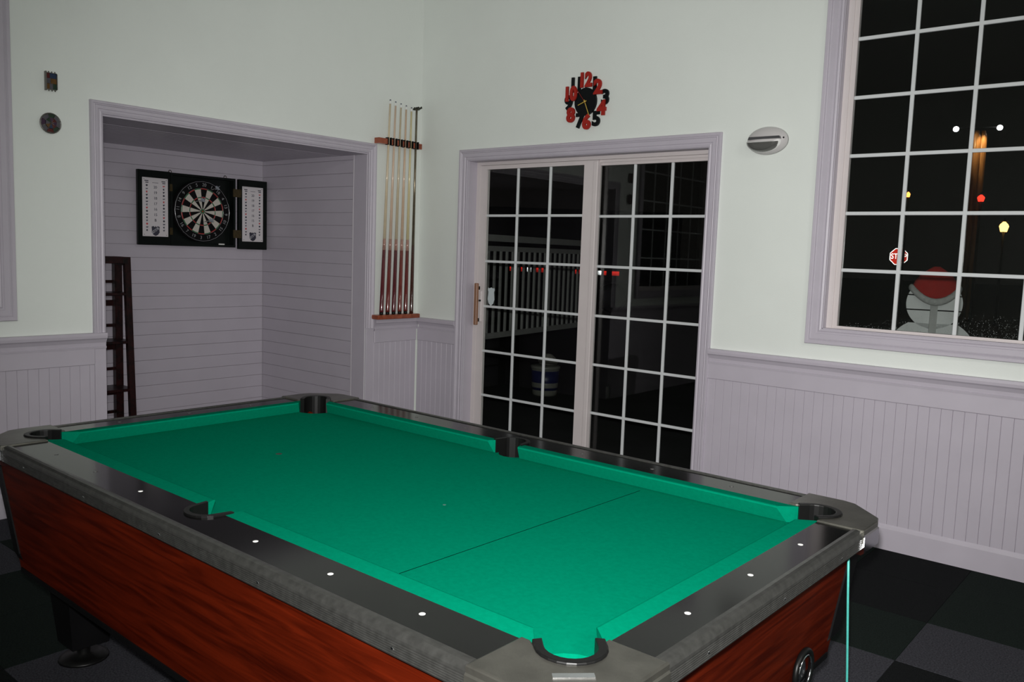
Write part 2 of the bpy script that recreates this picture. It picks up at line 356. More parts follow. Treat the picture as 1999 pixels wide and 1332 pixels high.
# ------------------------------------------------------------------ right window
win = empty('window_1', ((WI0+WI1)/2, 0.1, WZ0), label='tall many-paned window with white grilles, stop sign outside', cat='window', kind='structure')
casing(win, 'B', WI0, WI1, WZ0, WZ1, 0.082, 'tlbr')
boxes('jamb', [(WI0-0.004, WI0+0.003, 0.001, 0.0475, WZ0, WZ1), (WI1-0.003, WI1+0.004, 0.001, 0.0475, WZ0, WZ1), (WI0, WI1, 0.001, 0.0475, WZ1-0.003, WZ1+0.004), (WI0, WI1, 0.001, 0.0475, WZ0-0.004, WZ0+0.003)], TRIM, win)
boxes('window_frame', [(WI0, WI0+0.032, 0.048, 0.12, WZ0, WZ1), (WI1-0.032, WI1, 0.048, 0.12, WZ0, WZ1), (WI0+0.032, WI1-0.032, 0.048, 0.12, WZ0, WZ0+0.008), (WI0+0.032, WI1-0.032, 0.048, 0.12, WZ1-0.03, WZ1)], VINYL, win)
g0, gz0 = 3.108, 1.1065
ws = sash(win, WI0+0.032, WI1-0.032, WZ0+0.008, WZ1-0.03, g0, g0+0.2795*6, gz0, gz0+0.2925*7, 0.055, 6, 7, 0, 'window_sash', 0.03, 0.018)
# condensation drops at the foot of the panes
vs, fs = [], []
rnd = random.Random(3)
for _ in range(1700):
    x = 3.12 + rnd.random()**0.6*1.2; hmax = 0.025 + 0.075*min(1, max(0, (x-3.25)/0.35))
    z = 1.110 + hmax*rnd.random()**1.8; r = 0.0005+0.0011*rnd.random()**3
    n = len(vs); y = 0.0735
    vs += [(x-r, y, z), (x, y, z-r*1.2), (x+r, y, z), (x, y, z+r*1.2), (x, y+r, z)]
    fs += [(n, n+1, n+4), (n+1, n+2, n+4), (n+2, n+3, n+4), (n+3, n, n+4), (n, n+3, n+2, n+1)]
dr = mesh('condensation', vs, fs, mat('frosty_drop', (0.36, 0.37, 0.38), 0.12, 0.02), win); dr['kind'] = 'stuff'

# left window, cut by the picture's edge
wn2 = empty('window_2', (0, (LW0+LW1)/2, 1.085), label='window at the far left edge with lavender moulded casing', cat='window', kind='structure')
casing(wn2, 'A', LW0, LW1, 1.085, 3.25, 0.080, 'tlbr')
boxes('window_frame', [(-0.08, -0.02, LW1-0.04, LW1, 1.085, 3.25), (-0.08, -0.02, LW0, LW0+0.04, 1.085, 3.25), (-0.08, -0.02, LW0+0.04, LW1-0.04, 1.085, 1.125), (-0.08, -0.02, LW0+0.04, LW1-0.04, 3.21, 3.25)], VINYL, wn2)
for k in range(5):
    for j in range(7):
        yy = LW0+0.04+k*0.2724; zz = 1.125+j*0.2978
        box('pane', -0.054, -0.050, yy, yy+0.2724, zz, zz+0.2978, GLASS, wn2)
for k in range(1, 5): box('grille_bar', -0.058, -0.046, LW0+0.04+k*0.2724-0.008, LW0+0.04+k*0.2724+0.008, 1.125, 3.21, MUNT, wn2)
for j in range(1, 7): box('grille_bar', -0.0575, -0.0465, LW0+0.04, LW1-0.04, 1.125+j*0.2978-0.008, 1.125+j*0.2978+0.008, MUNT, wn2)

# ------------------------------------------------------------------ carpet squares
def carpet(name, c):
    return mat(name, c, 0.97, 0.5, 160, bump=0.6, bscale=350, spec=0.1)
CG, CB, CR = carpet('dark_green_carpet', (0.008, 0.013, 0.011)), carpet('black_carpet', (0.006, 0.007, 0.0075)), carpet('slate_grey_carpet', (0.040, 0.040, 0.048))
T = 0.4375; GX, GY = 0.788-2*T, -0.816+2*T
known = {(8, -1): 'b', (9, -1): 'g', (10, -1): 'b', (10, -2): 'b', (7, -1): 'g', (9, -3): 'r', (8, -4): 'r', (9, -4): 'b', (8, -3): 'g', (9, -2): 'g', (8, -2): 'b', (2, -8): 'g', (3, -8): 'g', (4, -8): 'r', (1, -8): 'r', (4, -9): 'b', (3, -9): 'b', (2, -9): 'r', (1, -7): 'g', (2, -7): 'r', (1, -9): 'g'}
tile_me = {}
for i in range(0, 13):
    for j in range(-13, 0):
        x0, x1 = max(GX+i*T, 0.0), GX+(i+1)*T; y0, y1 = GY+j*T, min(GY+(j+1)*T, 0.0)
        if x1 <= 0.01 or y0 >= -0.01: continue
        k = known.get((i, j)) or ('r' if (i+j) % 2 and not (i > 5 and j > -4) else random.choice('gb'))
        M = {'r': CR, 'g': CG, 'b': CB}[k]
        full = abs(x1-x0-T) < 1e-6 and abs(y1-y0-T) < 1e-6
        key = (k, round(x1-x0, 4), round(y1-y0, 4))
        if key not in tile_me:
            o = box('carpet_tile', -(x1-x0)/2+0.0008, (x1-x0)/2-0.0008, -(y1-y0)/2+0.0008, (y1-y0)/2-0.0008, -0.012, 0.0, M, fl, 0.001, kw=False); tile_me[key] = o.data
        else:
            o = bpy.data.objects.new('carpet_tile', tile_me[key]); COL.objects.link(o); o.parent = fl
        o.location = ((x0+x1)/2, (y0+y1)/2, 0)
for y in range(4):
    box('carpet_tile', -1.25, -0.002, AY0+0.002+y*0.457, AY0+0.455+y*0.457, -0.012, 0, (CB, CG)[y % 2], fl, 0.001)

# ------------------------------------------------------------------ pool table
TZ = 0.75
tb = empty('pool_table', (2.720, -2.718, 0), -0.01115, label='coin-operated pool table with green cloth, black rails and mahogany sides', cat='pool table')
K = dict(parent=tb, kw=False)
def arc(cx, cy, r, a0, a1, n):
    return [(cx+r*math.cos(a0+(a1-a0)*i/n), cy+r*math.sin(a0+(a1-a0)*i/n)) for i in range(n+1)]
PC = (1.122, 0.563); PR = 0.060; SPV = 0.605
# cloth bed with pocket notches, counter-clockwise from lower right
def corner_notch(sx, sy):
    a = math.atan2(sy, sx)   # direction outwards
    cx, cy = PC[0]*sx, PC[1]*sy
    pts = [(cx+0.083*math.cos(a+PI+t), cy+0.083*math.sin(a+PI+t)) for t in [(-1+2*i/8)*1.3 for i in range(9)]]
    return pts
def order(pts, ccw_start):
    return pts if (Vector(pts[0])-Vector(ccw_start)).length < (Vector(pts[-1])-Vector(ccw_start)).length else pts[::-1]
BU, BV = 1.140, 0.582
bed = []
bed += order(corner_notch(1, -1), (0.8, -BV)); bed += order(corner_notch(1, 1), (BU, 0)); 
side = [(0.058*math.cos(t), SPV-0.058*math.sin(t)) for t in [PI*i/8 for i in range(9)]]
bed += order(side, (1, BV)); bed += order(corner_notch(-1, 1), (0, BV)); bed += order(corner_notch(-1, -1), (-BU, 0))
bed += order([(x, -y) for x, y in side], (-1, -BV))
bd = prism('bed_cloth', bed, TZ-0.075, TZ-0.045, CLOTH, **K)
line = mesh('head_string', [(0.568-0.0012, -0.505, TZ-0.0446), (0.568+0.0012, -0.505, TZ-0.0446), (0.580+0.0012, 0.530, TZ-0.0446), (0.580-0.0012, 0.530, TZ-0.0446),
     (0.568-0.0012, -0.505, TZ-0.0448), (0.568+0.0012, -0.505, TZ-0.0448), (0.580+0.0012, 0.530, TZ-0.0448), (0.580-0.0012, 0.530, TZ-0.0448)],
     [(0, 1, 2, 3), (7, 6, 5, 4), (0, 4, 5, 1), (1, 5, 6, 2), (2, 6, 7, 3), (3, 7, 4, 0)], INK, bd, kw=False)
prism('foot_spot', arc(-0.545, -0.02, 0.011, 0, 2*PI*0.96, 14), TZ-0.0449, TZ-0.0444, mat('worn_spot', (0.02, 0.03, 0.02), 0.9), bd, kw=False)
prism('wear_mark', arc(0.27, -0.02, 0.005, 0, 2*PI*0.95, 10), TZ-0.0449, TZ-0.0444, mat('pale_mark', (0.05, 0.16, 0.13), 0.9), bd, kw=False)
box('bed_slab', -1.13, 1.13, -0.57, 0.57, TZ-0.10, TZ-0.078, BLACK, tb, kw=False)
# cushions
CPROF = [(0.0, 0.0), (0.030, 0.0018), (0.044, 0.0026), (0.0485, 0.0015), (0.049, -0.003), (0.026, -0.044), (0.0, -0.046)]   # (in from rail, z)
CUSHL, CUSHW = 1.150, 0.588
def cushion(axis, sgn, a_back, a_nose, b_back, b_nose):
    """runs from a to b along its axis; ends are cut at an angle"""
    rings = []
    for back, nose in ((a_back, a_nose), (b_back, b_nose)):
        ring = []
        for d, z in CPROF:
            s = back+(nose-back)*d/0.049
            ring.append((s, sgn*(CUSHW-d), TZ+z) if axis == 'u' else (sgn*(CUSHL-d), s, TZ+z))
        rings.append(ring)
    o = loft('cushion', rings, CLOTH, **K); return o
for s in (1, -1):
    cushion('u', s, 0.050, 0.070, 1.062, 1.018); cushion('u', s, -1.062, -1.018, -0.050, -0.070)
    cushion('v', s, -0.500, -0.456, 0.500, 0.456)
# rails
RO = 0.712; LO = 1.252
notch = [(0.056*math.cos(t), SPV+0.048*math.sin(t)) for t in [PI*i/10 for i in range(11)]]
for s in (1, -1):
    pts = [(-1.032, CUSHW), (-0.056, CUSHW)] + notch[::-1] + [(0.056, CUSHW), (1.032, CUSHW), (1.032, RO), (-1.032, RO)]
    prism('rail', [(x, s*y) for x, y in pts], TZ-0.0455, TZ, RAIL, **K)
    prism('rail', [(s*CUSHL, -0.487), (s*LO, -0.487), (s*LO, 0.487), (s*CUSHL, 0.487)], TZ-0.0455, TZ, RAIL, **K)
    # side pocket liner: raised U lip and dark back wall
    lip = [(0.060*math.cos(t), SPV+0.052*math.sin(t)) for t in [PI*i/12 for i in range(13)]]
    lin = [(0.046*math.cos(t), SPV+0.038*math.sin(t)) for t in [PI*i/12 for i in range(13)]]
    poly = [(0.066, CUSHW-0.022)] + lip + [(-0.066, CUSHW-0.022), (-0.054, CUSHW-0.020)] + lin[::-1] + [(0.054, CUSHW-0.020)]
    prism('side_pocket', [(x, s*y) for x, y in poly], TZ-0.085, TZ+0.005, RUBBER, **K)
    cup = [(0.052*math.cos(2*PI*i/16), SPV+0.046*math.sin(2*PI*i/16)-0.004) for i in range(16)]
    prism('pocket_floor', [(x, s*y) for x, y in cup], TZ-0.076, TZ-0.0755, BLACK, **K)
# ribbed trims
def ribs():
    p = [(-0.010, -0.002), (-0.009, 0.0035), (0.000, 0.0045), (0.008, 0.0030), (0.014, -0.002), (0.0175, -0.009), (0.0185, -0.014)]
    for i in range(6):
        z = -0.0150-0.0045*i
        p += [(0.0185, z), (0.0170, z-0.0012), (0.0170, z-0.0028), (0.0185, z-0.0040)]
    p += [(0.0175, -0.0445), (0.013, -0.048), (-0.010, -0.048)]
    return p
RBS = ribs()
for s in (1, -1):
    for a, b in ((-1.030, 1.030),):
        o = loft('rail_trim', [[(u, s*(RO+d), TZ+z) for d, z in RBS] for u in (a, b)], ALUM, **K)
        for q in range(5):
            u = -0.85+q*0.425
            lathe('screw', [(0.004, 0), (0.003, 0.002)], (u, s*(RO+0.0165), TZ-0.030), (u, s*(RO+0.1), TZ-0.030), CHROME, o, 8, False)
    o = loft('rail_trim', [[(s*(LO+d), v, TZ+z) for d, z in RBS] for v in (-0.486, 0.486)], ALUM, **K)
    for v in (-0.34, 0.0, 0.34):
        lathe('screw', [(0.004, 0), (0.003, 0.002)], (s*(LO+0.0165), v, TZ-0.030), (s*(LO+0.1), v, TZ-0.030), CHROME, o, 8, False)
# corner caps
def cap_outline(grow=0.0, u0=1.032, v0=0.487):
    cut = 0.105
    a = (LO+0.020+grow); b = (RO+0.020+grow)
    p = [(u0, b), (a-cut-0.03, b), (a-cut+0.005, b-0.010)]
    p += [(a-0.010, b-cut+0.005), (a, b-cut-0.03), (a, v0)]
    return p
ax = math.atan2(1, 1)
def ulip(r, ext):
    d = (math.cos(ax), math.sin(ax)); n = (math.sin(ax), -math.cos(ax))
    pts = [(PC[0]+n[0]*r-d[0]*ext, PC[1]+n[1]*r-d[1]*ext)]
    pts += [(PC[0]+r*math.cos(ax-PI/2+PI*i/12), PC[1]+r*math.sin(ax-PI/2+PI*i/12)) for i in range(13)]
    pts += [(PC[0]-n[0]*r-d[0]*ext, PC[1]-n[1]*r-d[1]*ext)]
    return pts
for sx in (1, -1):
    for sy in (1, -1):
        S = lambda pts: [(sx*x, sy*y) for x, y in pts]
        inner = ulip(PR, 0.0)
        pts = cap_outline() + [(CUSHL, 0.487), (CUSHL, 0.512)] + inner[1:-1] + [(1.052, CUSHW), (1.032, CUSHW)]
        # keep the lip arc inside the cap
        c = prism('corner_cap', S(pts), TZ-0.030, TZ+0.006, CAPMET, axis='z', bev=0.004, **K)
        rings = [[(sx*x, sy*y, z) for x, y in cap_outline(g)+cap_outline(g-0.014)[::-1]] for z, g in ((TZ-0.060, -0.004), (TZ-0.054, 0.003), (TZ-0.012, 0.003), (TZ-0.006, -0.002))]
        loft('chrome_skirt', rings, CHROME if (sx, sy) != (1, -1) else CAPMET, c, kw=False)
        o_, i_ = ulip(PR+0.005, 0.026), ulip(PR-0.013, 0.030)
        liner = prism('pocket_liner', S(o_+i_[::-1]), TZ-0.085, TZ+0.011, RUBBER, c, 'z', False, bev=0.003)
        prism('pocket_floor', S([(PC[0]+(PR-0.006)*math.cos(2*PI*i/16), PC[1]+(PR-0.006)*math.sin(2*PI*i/16)) for i in range(16)]), TZ-0.0765, TZ-0.0755, BLACK, c, 'z', False)
# sights
SV = 0.640; SU = 1.190
SIGHTS = [(k*2.219/8, -SV, k > -2) for k in (-3, -2, -1, 1, 2, 3)] + [(SU, k*2.219/8, True) for k in (-1, 0, 1)] + [(k*2.219/8, SV, False) for k in (-3, -2, -1, 1, 2, 3)] + [(-SU, k*2.219/8, False) for k in (-1, 0, 1)]
WORN_DIM = mat('worn_and_glare_grey_sight', (0.06, 0.06, 0.058), 0.3, 0.2, 40)  # far dots worn; near left pair painted grey for the reflection hiding them
dotm = {}
for u_, v_, bright in SIGHTS:
    if bright not in dotm:
        o = lathe('sight', [(0.0065, 0), (0.0065, 0.0012), (0.004, 0.0018)], (0, 0, -0.0005), (0, 0, 1), WHITE if bright else WORN_DIM, tb, 12, False); dotm[bright] = o.data
    else: o = link('sight', dotm[bright], tb, False)
    o.location = (u_, v_, TZ)
# cabinet
ZT, ZB = TZ-0.046, 0.335
def UT(s): return s*1.195
def UB(s): return s*(1.150 if s > 0 else 1.075)
VT, VB = 0.702, 0.676
def panel(name, a, b, c, d, nrm, material):
    t = Vector(nrm)*0.022
    return mesh(name, [Vector(p) for p in (a, b, c, d)] + [Vector(p)-t for p in (a, b, c, d)], [(0, 1, 2, 3), (7, 6, 5, 4), (0, 4, 5, 1), (1, 5, 6, 2), (2, 6, 7, 3), (3, 7, 4, 0)], material, **K)
for s in (1, -1):
    panel('side_panel', (UB(-1)+0.03, s*VB, ZB), (UB(1)-0.03, s*VB, ZB), (UT(1)-0.03, s*VT, ZT), (UT(-1)+0.03, s*VT, ZT), (0, s, 0), REDWOOD)
    e = panel('end_panel', (UB(s), -VB+0.03, ZB), (UB(s), VB-0.03, ZB), (UT(s), VT-0.03, ZT), (UT(s), -VT+0.03, ZT), (s, 0, 0), wood_mat('red_mahogany_end', (0.032, 0.0030, 0.0010), (0.085, 0.0090, 0.0024), 0.45, (26, 1.6, 26), 0.0, 0.06) if s == 1 else REDWOOD)
    for q in (1, -1):
        rings = []
        for z, U, V in ((ZT, UT(s), VT), (ZB+0.05, UB(s)+(UT(s)-UB(s))*0.15, VB+0.003), (ZB, UB(s)*0.975, VB-0.012)):
            U = abs(U)
            V += (0.050 if z > ZB+0.1 else 0.030) if q > 0 else 0.0  # far posts widened in black to stand in for the rail's shadow
            rings.append([(s*x, q*y, z) for x, y in [(U-0.055, V-0.06), (U-0.055, V+0.005), (U-0.012, V+0.005), (U+0.005, V-0.012), (U+0.005, V-0.085), (U-0.03, V-0.085)]])
        loft('corner_post', rings, BLACK, **K)
    box('base_trim', UB(-1)+0.04, UB(1)-0.04, min(s*(VB-0.02), s*(VB+0.004)), max(s*(VB-0.02), s*(VB+0.004)), ZB-0.012, ZB+0.004, BLACK, tb, kw=False)
    x = UB(s); box('base_trim', min(x-s*0.02, x+s*0.004), max(x-s*0.02, x+s*0.004), -VB+0.04, VB-0.04, ZB-0.012, ZB+0.004, BLACK, tb, kw=False)
box('cabinet_floor', UB(-1)+0.02, UB(1)-0.02, -VB+0.02, VB-0.02, ZB-0.008, ZB+0.01, BLACK, tb, kw=False)
# legs
for sx in (1, -1):
    for sy in (1, -1):
        cx, cy = sx*0.95, sy*0.52
        rings = [[(cx+a*h*1.0, cy+b*h, z) for a, b in ((-1, -1), (1, -1), (1, 1), (-1, 1))] for z, h in ((ZB-0.008, 0.085), (0.06, 0.060))]
        lg = loft('leg', rings, BLACK, **K)
        lathe('leg_leveller', [(0.022, 0.0), (0.022, 0.04), (0.060, 0.046), (0.078, 0.053), (0.080, 0.060), (0.078, 0.0605)], (cx, cy, 0.0605), (cx, cy, -1), RUBBER, lg, 20, False)
# ball return cup on the near end panel
def ringobj(name, cx, cv, cz, r, tr, material, parent):
    n, m_ = 24, 8; vs, fs = [], []
    for i in range(n):
        for j in range(m_):
            a, b = 2*PI*i/n, 2*PI*j/m_
            vs.append((cx+tr*math.sin(b), cv+(r+tr*math.cos(b))*math.cos(a), cz+(r+tr*math.cos(b))*math.sin(a)))
            fs.append((i*m_+j, ((i+1) % n)*m_+j, ((i+1) % n)*m_+(j+1) % m_, i*m_+(j+1) % m_))
    return mesh(name, vs, fs, material, parent, True, False)
bx_u = 1.166
br = ringobj('coin_slot_ring', bx_u, 0.425, 0.366, 0.054, 0.008, RUBBER, tb)
ringobj('chrome_rim', bx_u+0.004, 0.425, 0.366, 0.042, 0.003, CHROME, br)
lathe('cup', [(0.036, 0), (0.034, 0.004), (0.020, 0.010)], (bx_u-0.012, 0.425, 0.366), (bx_u+1, 0.425, 0.366), mat('dark_metal_cup', (0.08, 0.08, 0.09), 0.3, 0.1, metal=0.8), br, 20, False)
# maker's plate on the near corner cap
npl = prism('nameplate', [(1.166, -0.671), (1.215, -0.622), (1.205, -0.612), (1.156, -0.661)], TZ+0.004, TZ+0.0085, CHROME, **K)

# thin teal cord
tag(tube('hanging_cord', [(3.956, -2.226, 0.700), (3.958, -2.205, 0.55), (3.960, -2.172, 0.35), (3.961, -2.140, 0.15), (3.962, -2.115, 0.004)], 0.0032, mat('teal_cord', (0.06, 0.38, 0.33), 0.5, 0.1, 80)),
    'thin teal cord hanging down the end of the pool table', 'cord')

# ------------------------------------------------------------------ cue rack and cues
rk = empty('cue_rack', (0, -0.25, RAILZ), label='varnished wooden wall rack holding the pool cues in the corner', cat='cue rack')
base = box('rack_base', 0.001, 0.088, -0.462, -0.052, RAILZ+0.001, RAILZ+0.033, RACKWOOD, rk, 0.008, seg=2)
hy = [-0.352+0.0525*i for i in range(6)]; by = [-0.402+0.0585*i for i in range(6)]
pts = [(0.001, -0.448), (0.050, -0.448)]
for y in hy: pts += [(0.050, y-0.012), (0.026, y-0.010), (0.026, y+0.010), (0.050, y+0.012)]
pts += [(0.050, -0.036), (0.001, -0.036)]
prism('rack_holder', pts, 2.160, 2.198, RACKWOOD, rk, 'z')
for y in hy: box('rubber_clip', 0.0255, 0.0565, y-0.0165, y-0.0105, 2.156, 2.208, RUBBER, rk); box('rubber_clip', 0.0255, 0.0565, y+0.0105, y+0.0165, 2.156, 2.208, RUBBER, rk)
SHAFT = [mat('maple_shaft_%d' % i, c, 0.3, 0.05, 20, coat=0.3) for i, c in enumerate(((0.60, 0.50, 0.35), (0.60, 0.45, 0.34), (0.52, 0.44, 0.31), (0.58, 0.42, 0.30), (0.60, 0.52, 0.30)))]
BUTT = [mat('cue_butt_%d' % i, c, 0.18, 0.25, 30, coat=0.6, stretch=(6, 6, 0.6)) for i, c in enumerate(((0.10, 0.012, 0.018), (0.14, 0.020, 0.018), (0.09, 0.010, 0.016), (0.16, 0.028, 0.022), (0.12, 0.016, 0.014)))]
LBL = ['pool cue nearest the alcove, leftmost in the wall rack', 'pool cue second from the alcove in the wall rack', 'pool cue in the middle of the five upright cues', 'pool cue with orange-brown butt, fourth from the alcove', 'pool cue with yellowish shaft, next to the mechanical bridge']
for i in range(5):
    y0 = by[i]; p0 = Vector((0.052, y0, RAILZ+0.034)); ph = Vector((0.040, hy[i], 2.18)); d = (ph-p0).normalized(); Ln = 1.515-0.006*i
    c = empty('pool_cue', p0, label=LBL[i], cat='cue', group='pool cues in the rack')
    q = lambda name, prof, m_: lathe(name, prof, p0, p0+d, m_, c, 12)
    q('bumper', [(0.012, 0), (0.0145, 0.004), (0.0145, 0.018)], RUBBER)
    q('butt', [(0.0158, 0.018), (0.0158, 0.03), (0.0126, 0.46)], BUTT[i])
    q('forearm', [(0.0127, 0.46), (0.0116, 0.54)], mat('figured_forearm', (0.36, 0.20, 0.16), 0.12, 0.4, 25, coat=0.8, stretch=(12, 12, 0.6)))
    q('shaft', [(0.0116, 0.54), (0.0085, 1.05), (0.0066, Ln-0.03)], SHAFT[i])
    q('ferrule', [(0.0067, Ln-0.03), (0.0066, Ln-0.008)], WHITE)
    q('tip', [(0.0064, Ln-0.008), (0.005, Ln)], mat('blue_chalked_tip', (0.10, 0.12, 0.16), 0.8))
p0 = Vector((0.052, by[5], RAILZ+0.034)); ph = Vector((0.040, hy[5], 2.18)); d = (ph-p0).normalized()
c = empty('bridge_stick', p0, label='dark mechanical bridge stick with winged metal head in the rack', cat='bridge stick')
DK = mat('dark_bridge_metal', (0.20, 0.17, 0.12), 0.22, 0.2, 30, metal=0.7)
lathe('butt', [(0.0150, 0), (0.0150, 0.02), (0.0115, 0.50)], p0, p0+d, mat('dark_brown_butt', (0.05, 0.014, 0.010), 0.2, 0.3, 30, coat=0.6), c, 12)
lathe('shaft', [(0.0112, 0.50), (0.0085, 1.0), (0.0078, 1.49)], p0, p0+d, DK, c, 12)
hp = p0+d*1.49
hv = [(-0.055, -0.004), (-0.050, 0.010), (-0.034, 0.002), (-0.020, 0.012), (0, 0.002), (0.020, 0.012), (0.034, 0.002), (0.050, 0.010), (0.055, -0.004), (0.020, -0.012), (-0.020, -0.012)]
hd_ = prism('bridge_head', [(hp.y+a*0.35+0.01, hp.z+b) for a, b in hv], hp.x+0.0, hp.x+0.006, mat('black_bridge_head', (0.05, 0.05, 0.04), 0.25, 0.1, metal=0.6), c, 'x')
# the head stands across the corner: give it real width along x as well
prism('bridge_wing', [(hp.x+a, hp.z+b) for a, b in hv], hp.y-0.003, hp.y+0.003, MATS['black_bridge_head'], c, 'y')

# ------------------------------------------------------------------ clock
CX, CZ = 1.482, 2.385
ck = empty('wall_clock', (CX, 0, CZ), label='wall clock made of jumbled red and black numerals', cat='clock')
RED = mat('red_clock_enamel', (0.32, 0.018, 0.012), 0.35, 0.08, spec=0.2); BLK = mat('black_clock_enamel', (0.004, 0.005, 0.006), 0.35, 0.1, spec=0.15)
prism('clock_face', [(CX+0.082*math.cos(2*PI*i/40), CZ+0.086*math.sin(2*PI*i/40)) for i in range(40)], -0.001, -0.016, BLK, ck, 'y')
nums = [('11', 1.402, 2.492, 'b'), ('1', 1.545, 2.482, 'b'), ('3', 1.627, 2.398, 'b'), ('5', 1.566, 2.272, 'b'), ('7', 1.442, 2.268, 'b'), ('9', 1.350, 2.385, 'b'),
        ('12', 1.480, 2.513, 'r'), ('2', 1.578, 2.462, 'r'), ('4', 1.612, 2.332, 'r'), ('6', 1.502, 2.254, 'r'), ('8', 1.378, 2.305, 'r'), ('10', 1.368, 2.437, 'r')]
for s, x, z, k in nums:
    depth = 0.008 if k == 'b' else 0.020
    text('numeral', s, 0.118, (x, -depth, z), '-y', BLK if k == 'b' else RED, ck, ext=0.006, off=0.0062, sx=0.84 if len(s) == 2 else 1.0)
text_spoke = boxes('backing_ring', [], BLK, ck) if False else None
n = 36; rr = [(0.116, 0.128)]
vs, fs = [], []
for i in range(n):
    a = 2*PI*i/n
    for r_, y in ((0.104, -0.002), (0.128, -0.002), (0.128, -0.006), (0.104, -0.006)): vs.append((CX+r_*math.cos(a), y, CZ+r_*math.sin(a)*1.02))
    for j in range(4): fs.append((i*4+j, ((i+1) % n)*4+j, ((i+1) % n)*4+(j+1) % 4, i*4+(j+1) % 4))
def hand(name, ang, L, w_, y, m_):
    a = math.radians(ang); dx, dz = math.sin(a), math.cos(a); nx, nz = dz, -dx
    P = [(CX-dx*0.012+nx*w_, CZ-dz*0.012+nz*w_), (CX+dx*L+nx*w_*0.7, CZ+dz*L+nz*w_*0.7), (CX+dx*L-nx*w_*0.7, CZ+dz*L-nz*w_*0.7), (CX-dx*0.012-nx*w_, CZ-dz*0.012-nz*w_)]
    prism(name, P, y, y-0.0015, m_, ck, 'y')
GOLD = mat('gold_hand', (0.62, 0.43, 0.08), 0.35, 0.05, metal=0.3)
hand('hour_hand', 250, 0.056, 0.0028, -0.0185, GOLD); hand('minute_hand', 157, 0.096, 0.0028, -0.0215, GOLD); hand('second_hand', 322, 0.094, 0.0010, -0.0245, RED)
lathe('hub', [(0.006, 0), (0.006, 0.012)], (CX, -0.015, CZ), (CX, -1, CZ), GOLD, ck, 12)

# ------------------------------------------------------------------ oval wall lamp
sc = empty('wall_lamp', (2.690, 0, 2.077), label='oval white bulkhead wall lamp with dark lower lens', cat='wall lamp')
def dome(name, cx, cz, a, b, dep, material, parent, y0=-0.001, zlo=-1.0, zhi=1.0, p=2.2):
    rings = []
    for k in range(8):
        t = k/7*PI/2*0.97; f = math.cos(t)**(2/p); y = y0-dep*math.sin(t)**(2/p)
        rings.append([(cx+a*f*math.cos(2*PI*i/40), y, cz+min(zhi, max(zlo, math.sin(2*PI*i/40)))*b*f) for i in range(40)])
    return loft(name, rings, material, parent, smooth=True)
PLA = mat('white_lamp_plastic', (0.52, 0.50, 0.50), 0.3, 0.02)
dome('lamp_body', 2.690, 2.077, 0.115, 0.075, 0.060, PLA, sc)
# lower half-moon lens and its slot, set on the dome
def moon(name, grow, y0, dep, material, zt):
    pts = [(2.682+(0.094+grow)*math.cos(PI+PI*i/20), zt-(0.054+grow)*math.sin(PI*i/20)) for i in range(21)]
    rings = []
    for k in range(6):
        f = 1-0.5*(k/5)**2; y = y0-dep*math.sin(k/5*PI/2)
        rings.append([(2.682+(x-2.682)*f, y, zt-0.012+(z-zt+0.012)*f) for x, z in pts])
    return loft(name, rings, material, sc, smooth=False)
moon('lens_rim', 0.005, -0.030, 0.040, WHITE, 2.071); moon('lens', 0.0, -0.032, 0.047, mat('smoked_lens', (0.09, 0.09, 0.085), 0.12, 0.1), 2.067)
prism('slot', [(2.600, 2.080), (2.780, 2.080), (2.774, 2.094), (2.606, 2.094)], -0.030, -0.0615, mat('dark_slot', (0.07, 0.07, 0.075), 0.3, 0.1), sc, 'y')
lathe('indicator', [(0.005, 0), (0.004, 0.003)], (2.789, -0.034, 2.086), (2.789, -1, 2.086), BLACK, sc, 10)

# ------------------------------------------------------------------ dartboard cabinet
DXF = AB+0.070
dc = empty('dartboard_cabinet', (AB, -1.05, 1.395), label='open black dartboard cabinet with white scoreboards on its doors', cat='dartboard cabinet')
CABM = mat('black_cabinet_paint', (0.004, 0.006, 0.0055), 0.35, 0.15, spec=0.12)
ZC0, ZC1 = 1.397, 1.917
boxes('cabinet_body', [(AB+0.001, AB+0.012, -1.313, -0.792, ZC0, ZC1), (AB+0.012, DXF, -1.313, -1.298, ZC0, ZC1), (AB+0.012, DXF, -0.807, -0.792, ZC0, ZC1), (AB+0.012, DXF, -1.298, -0.807, ZC0, ZC0+0.016), (AB+0.012, DXF, -1.298, -0.807, ZC1-0.016, ZC1)], CABM, dc)
PANELW = mat('white_scoreboard', (0.60, 0.57, 0.59), 0.3, 0.02); PINK = mat('dark_print', (0.03, 0.03, 0.05), 0.6); PRED = mat('red_print', (0.45, 0.03, 0.04), 0.6); PGRY = mat('grey_print', (0.10, 0.10, 0.13), 0.6)
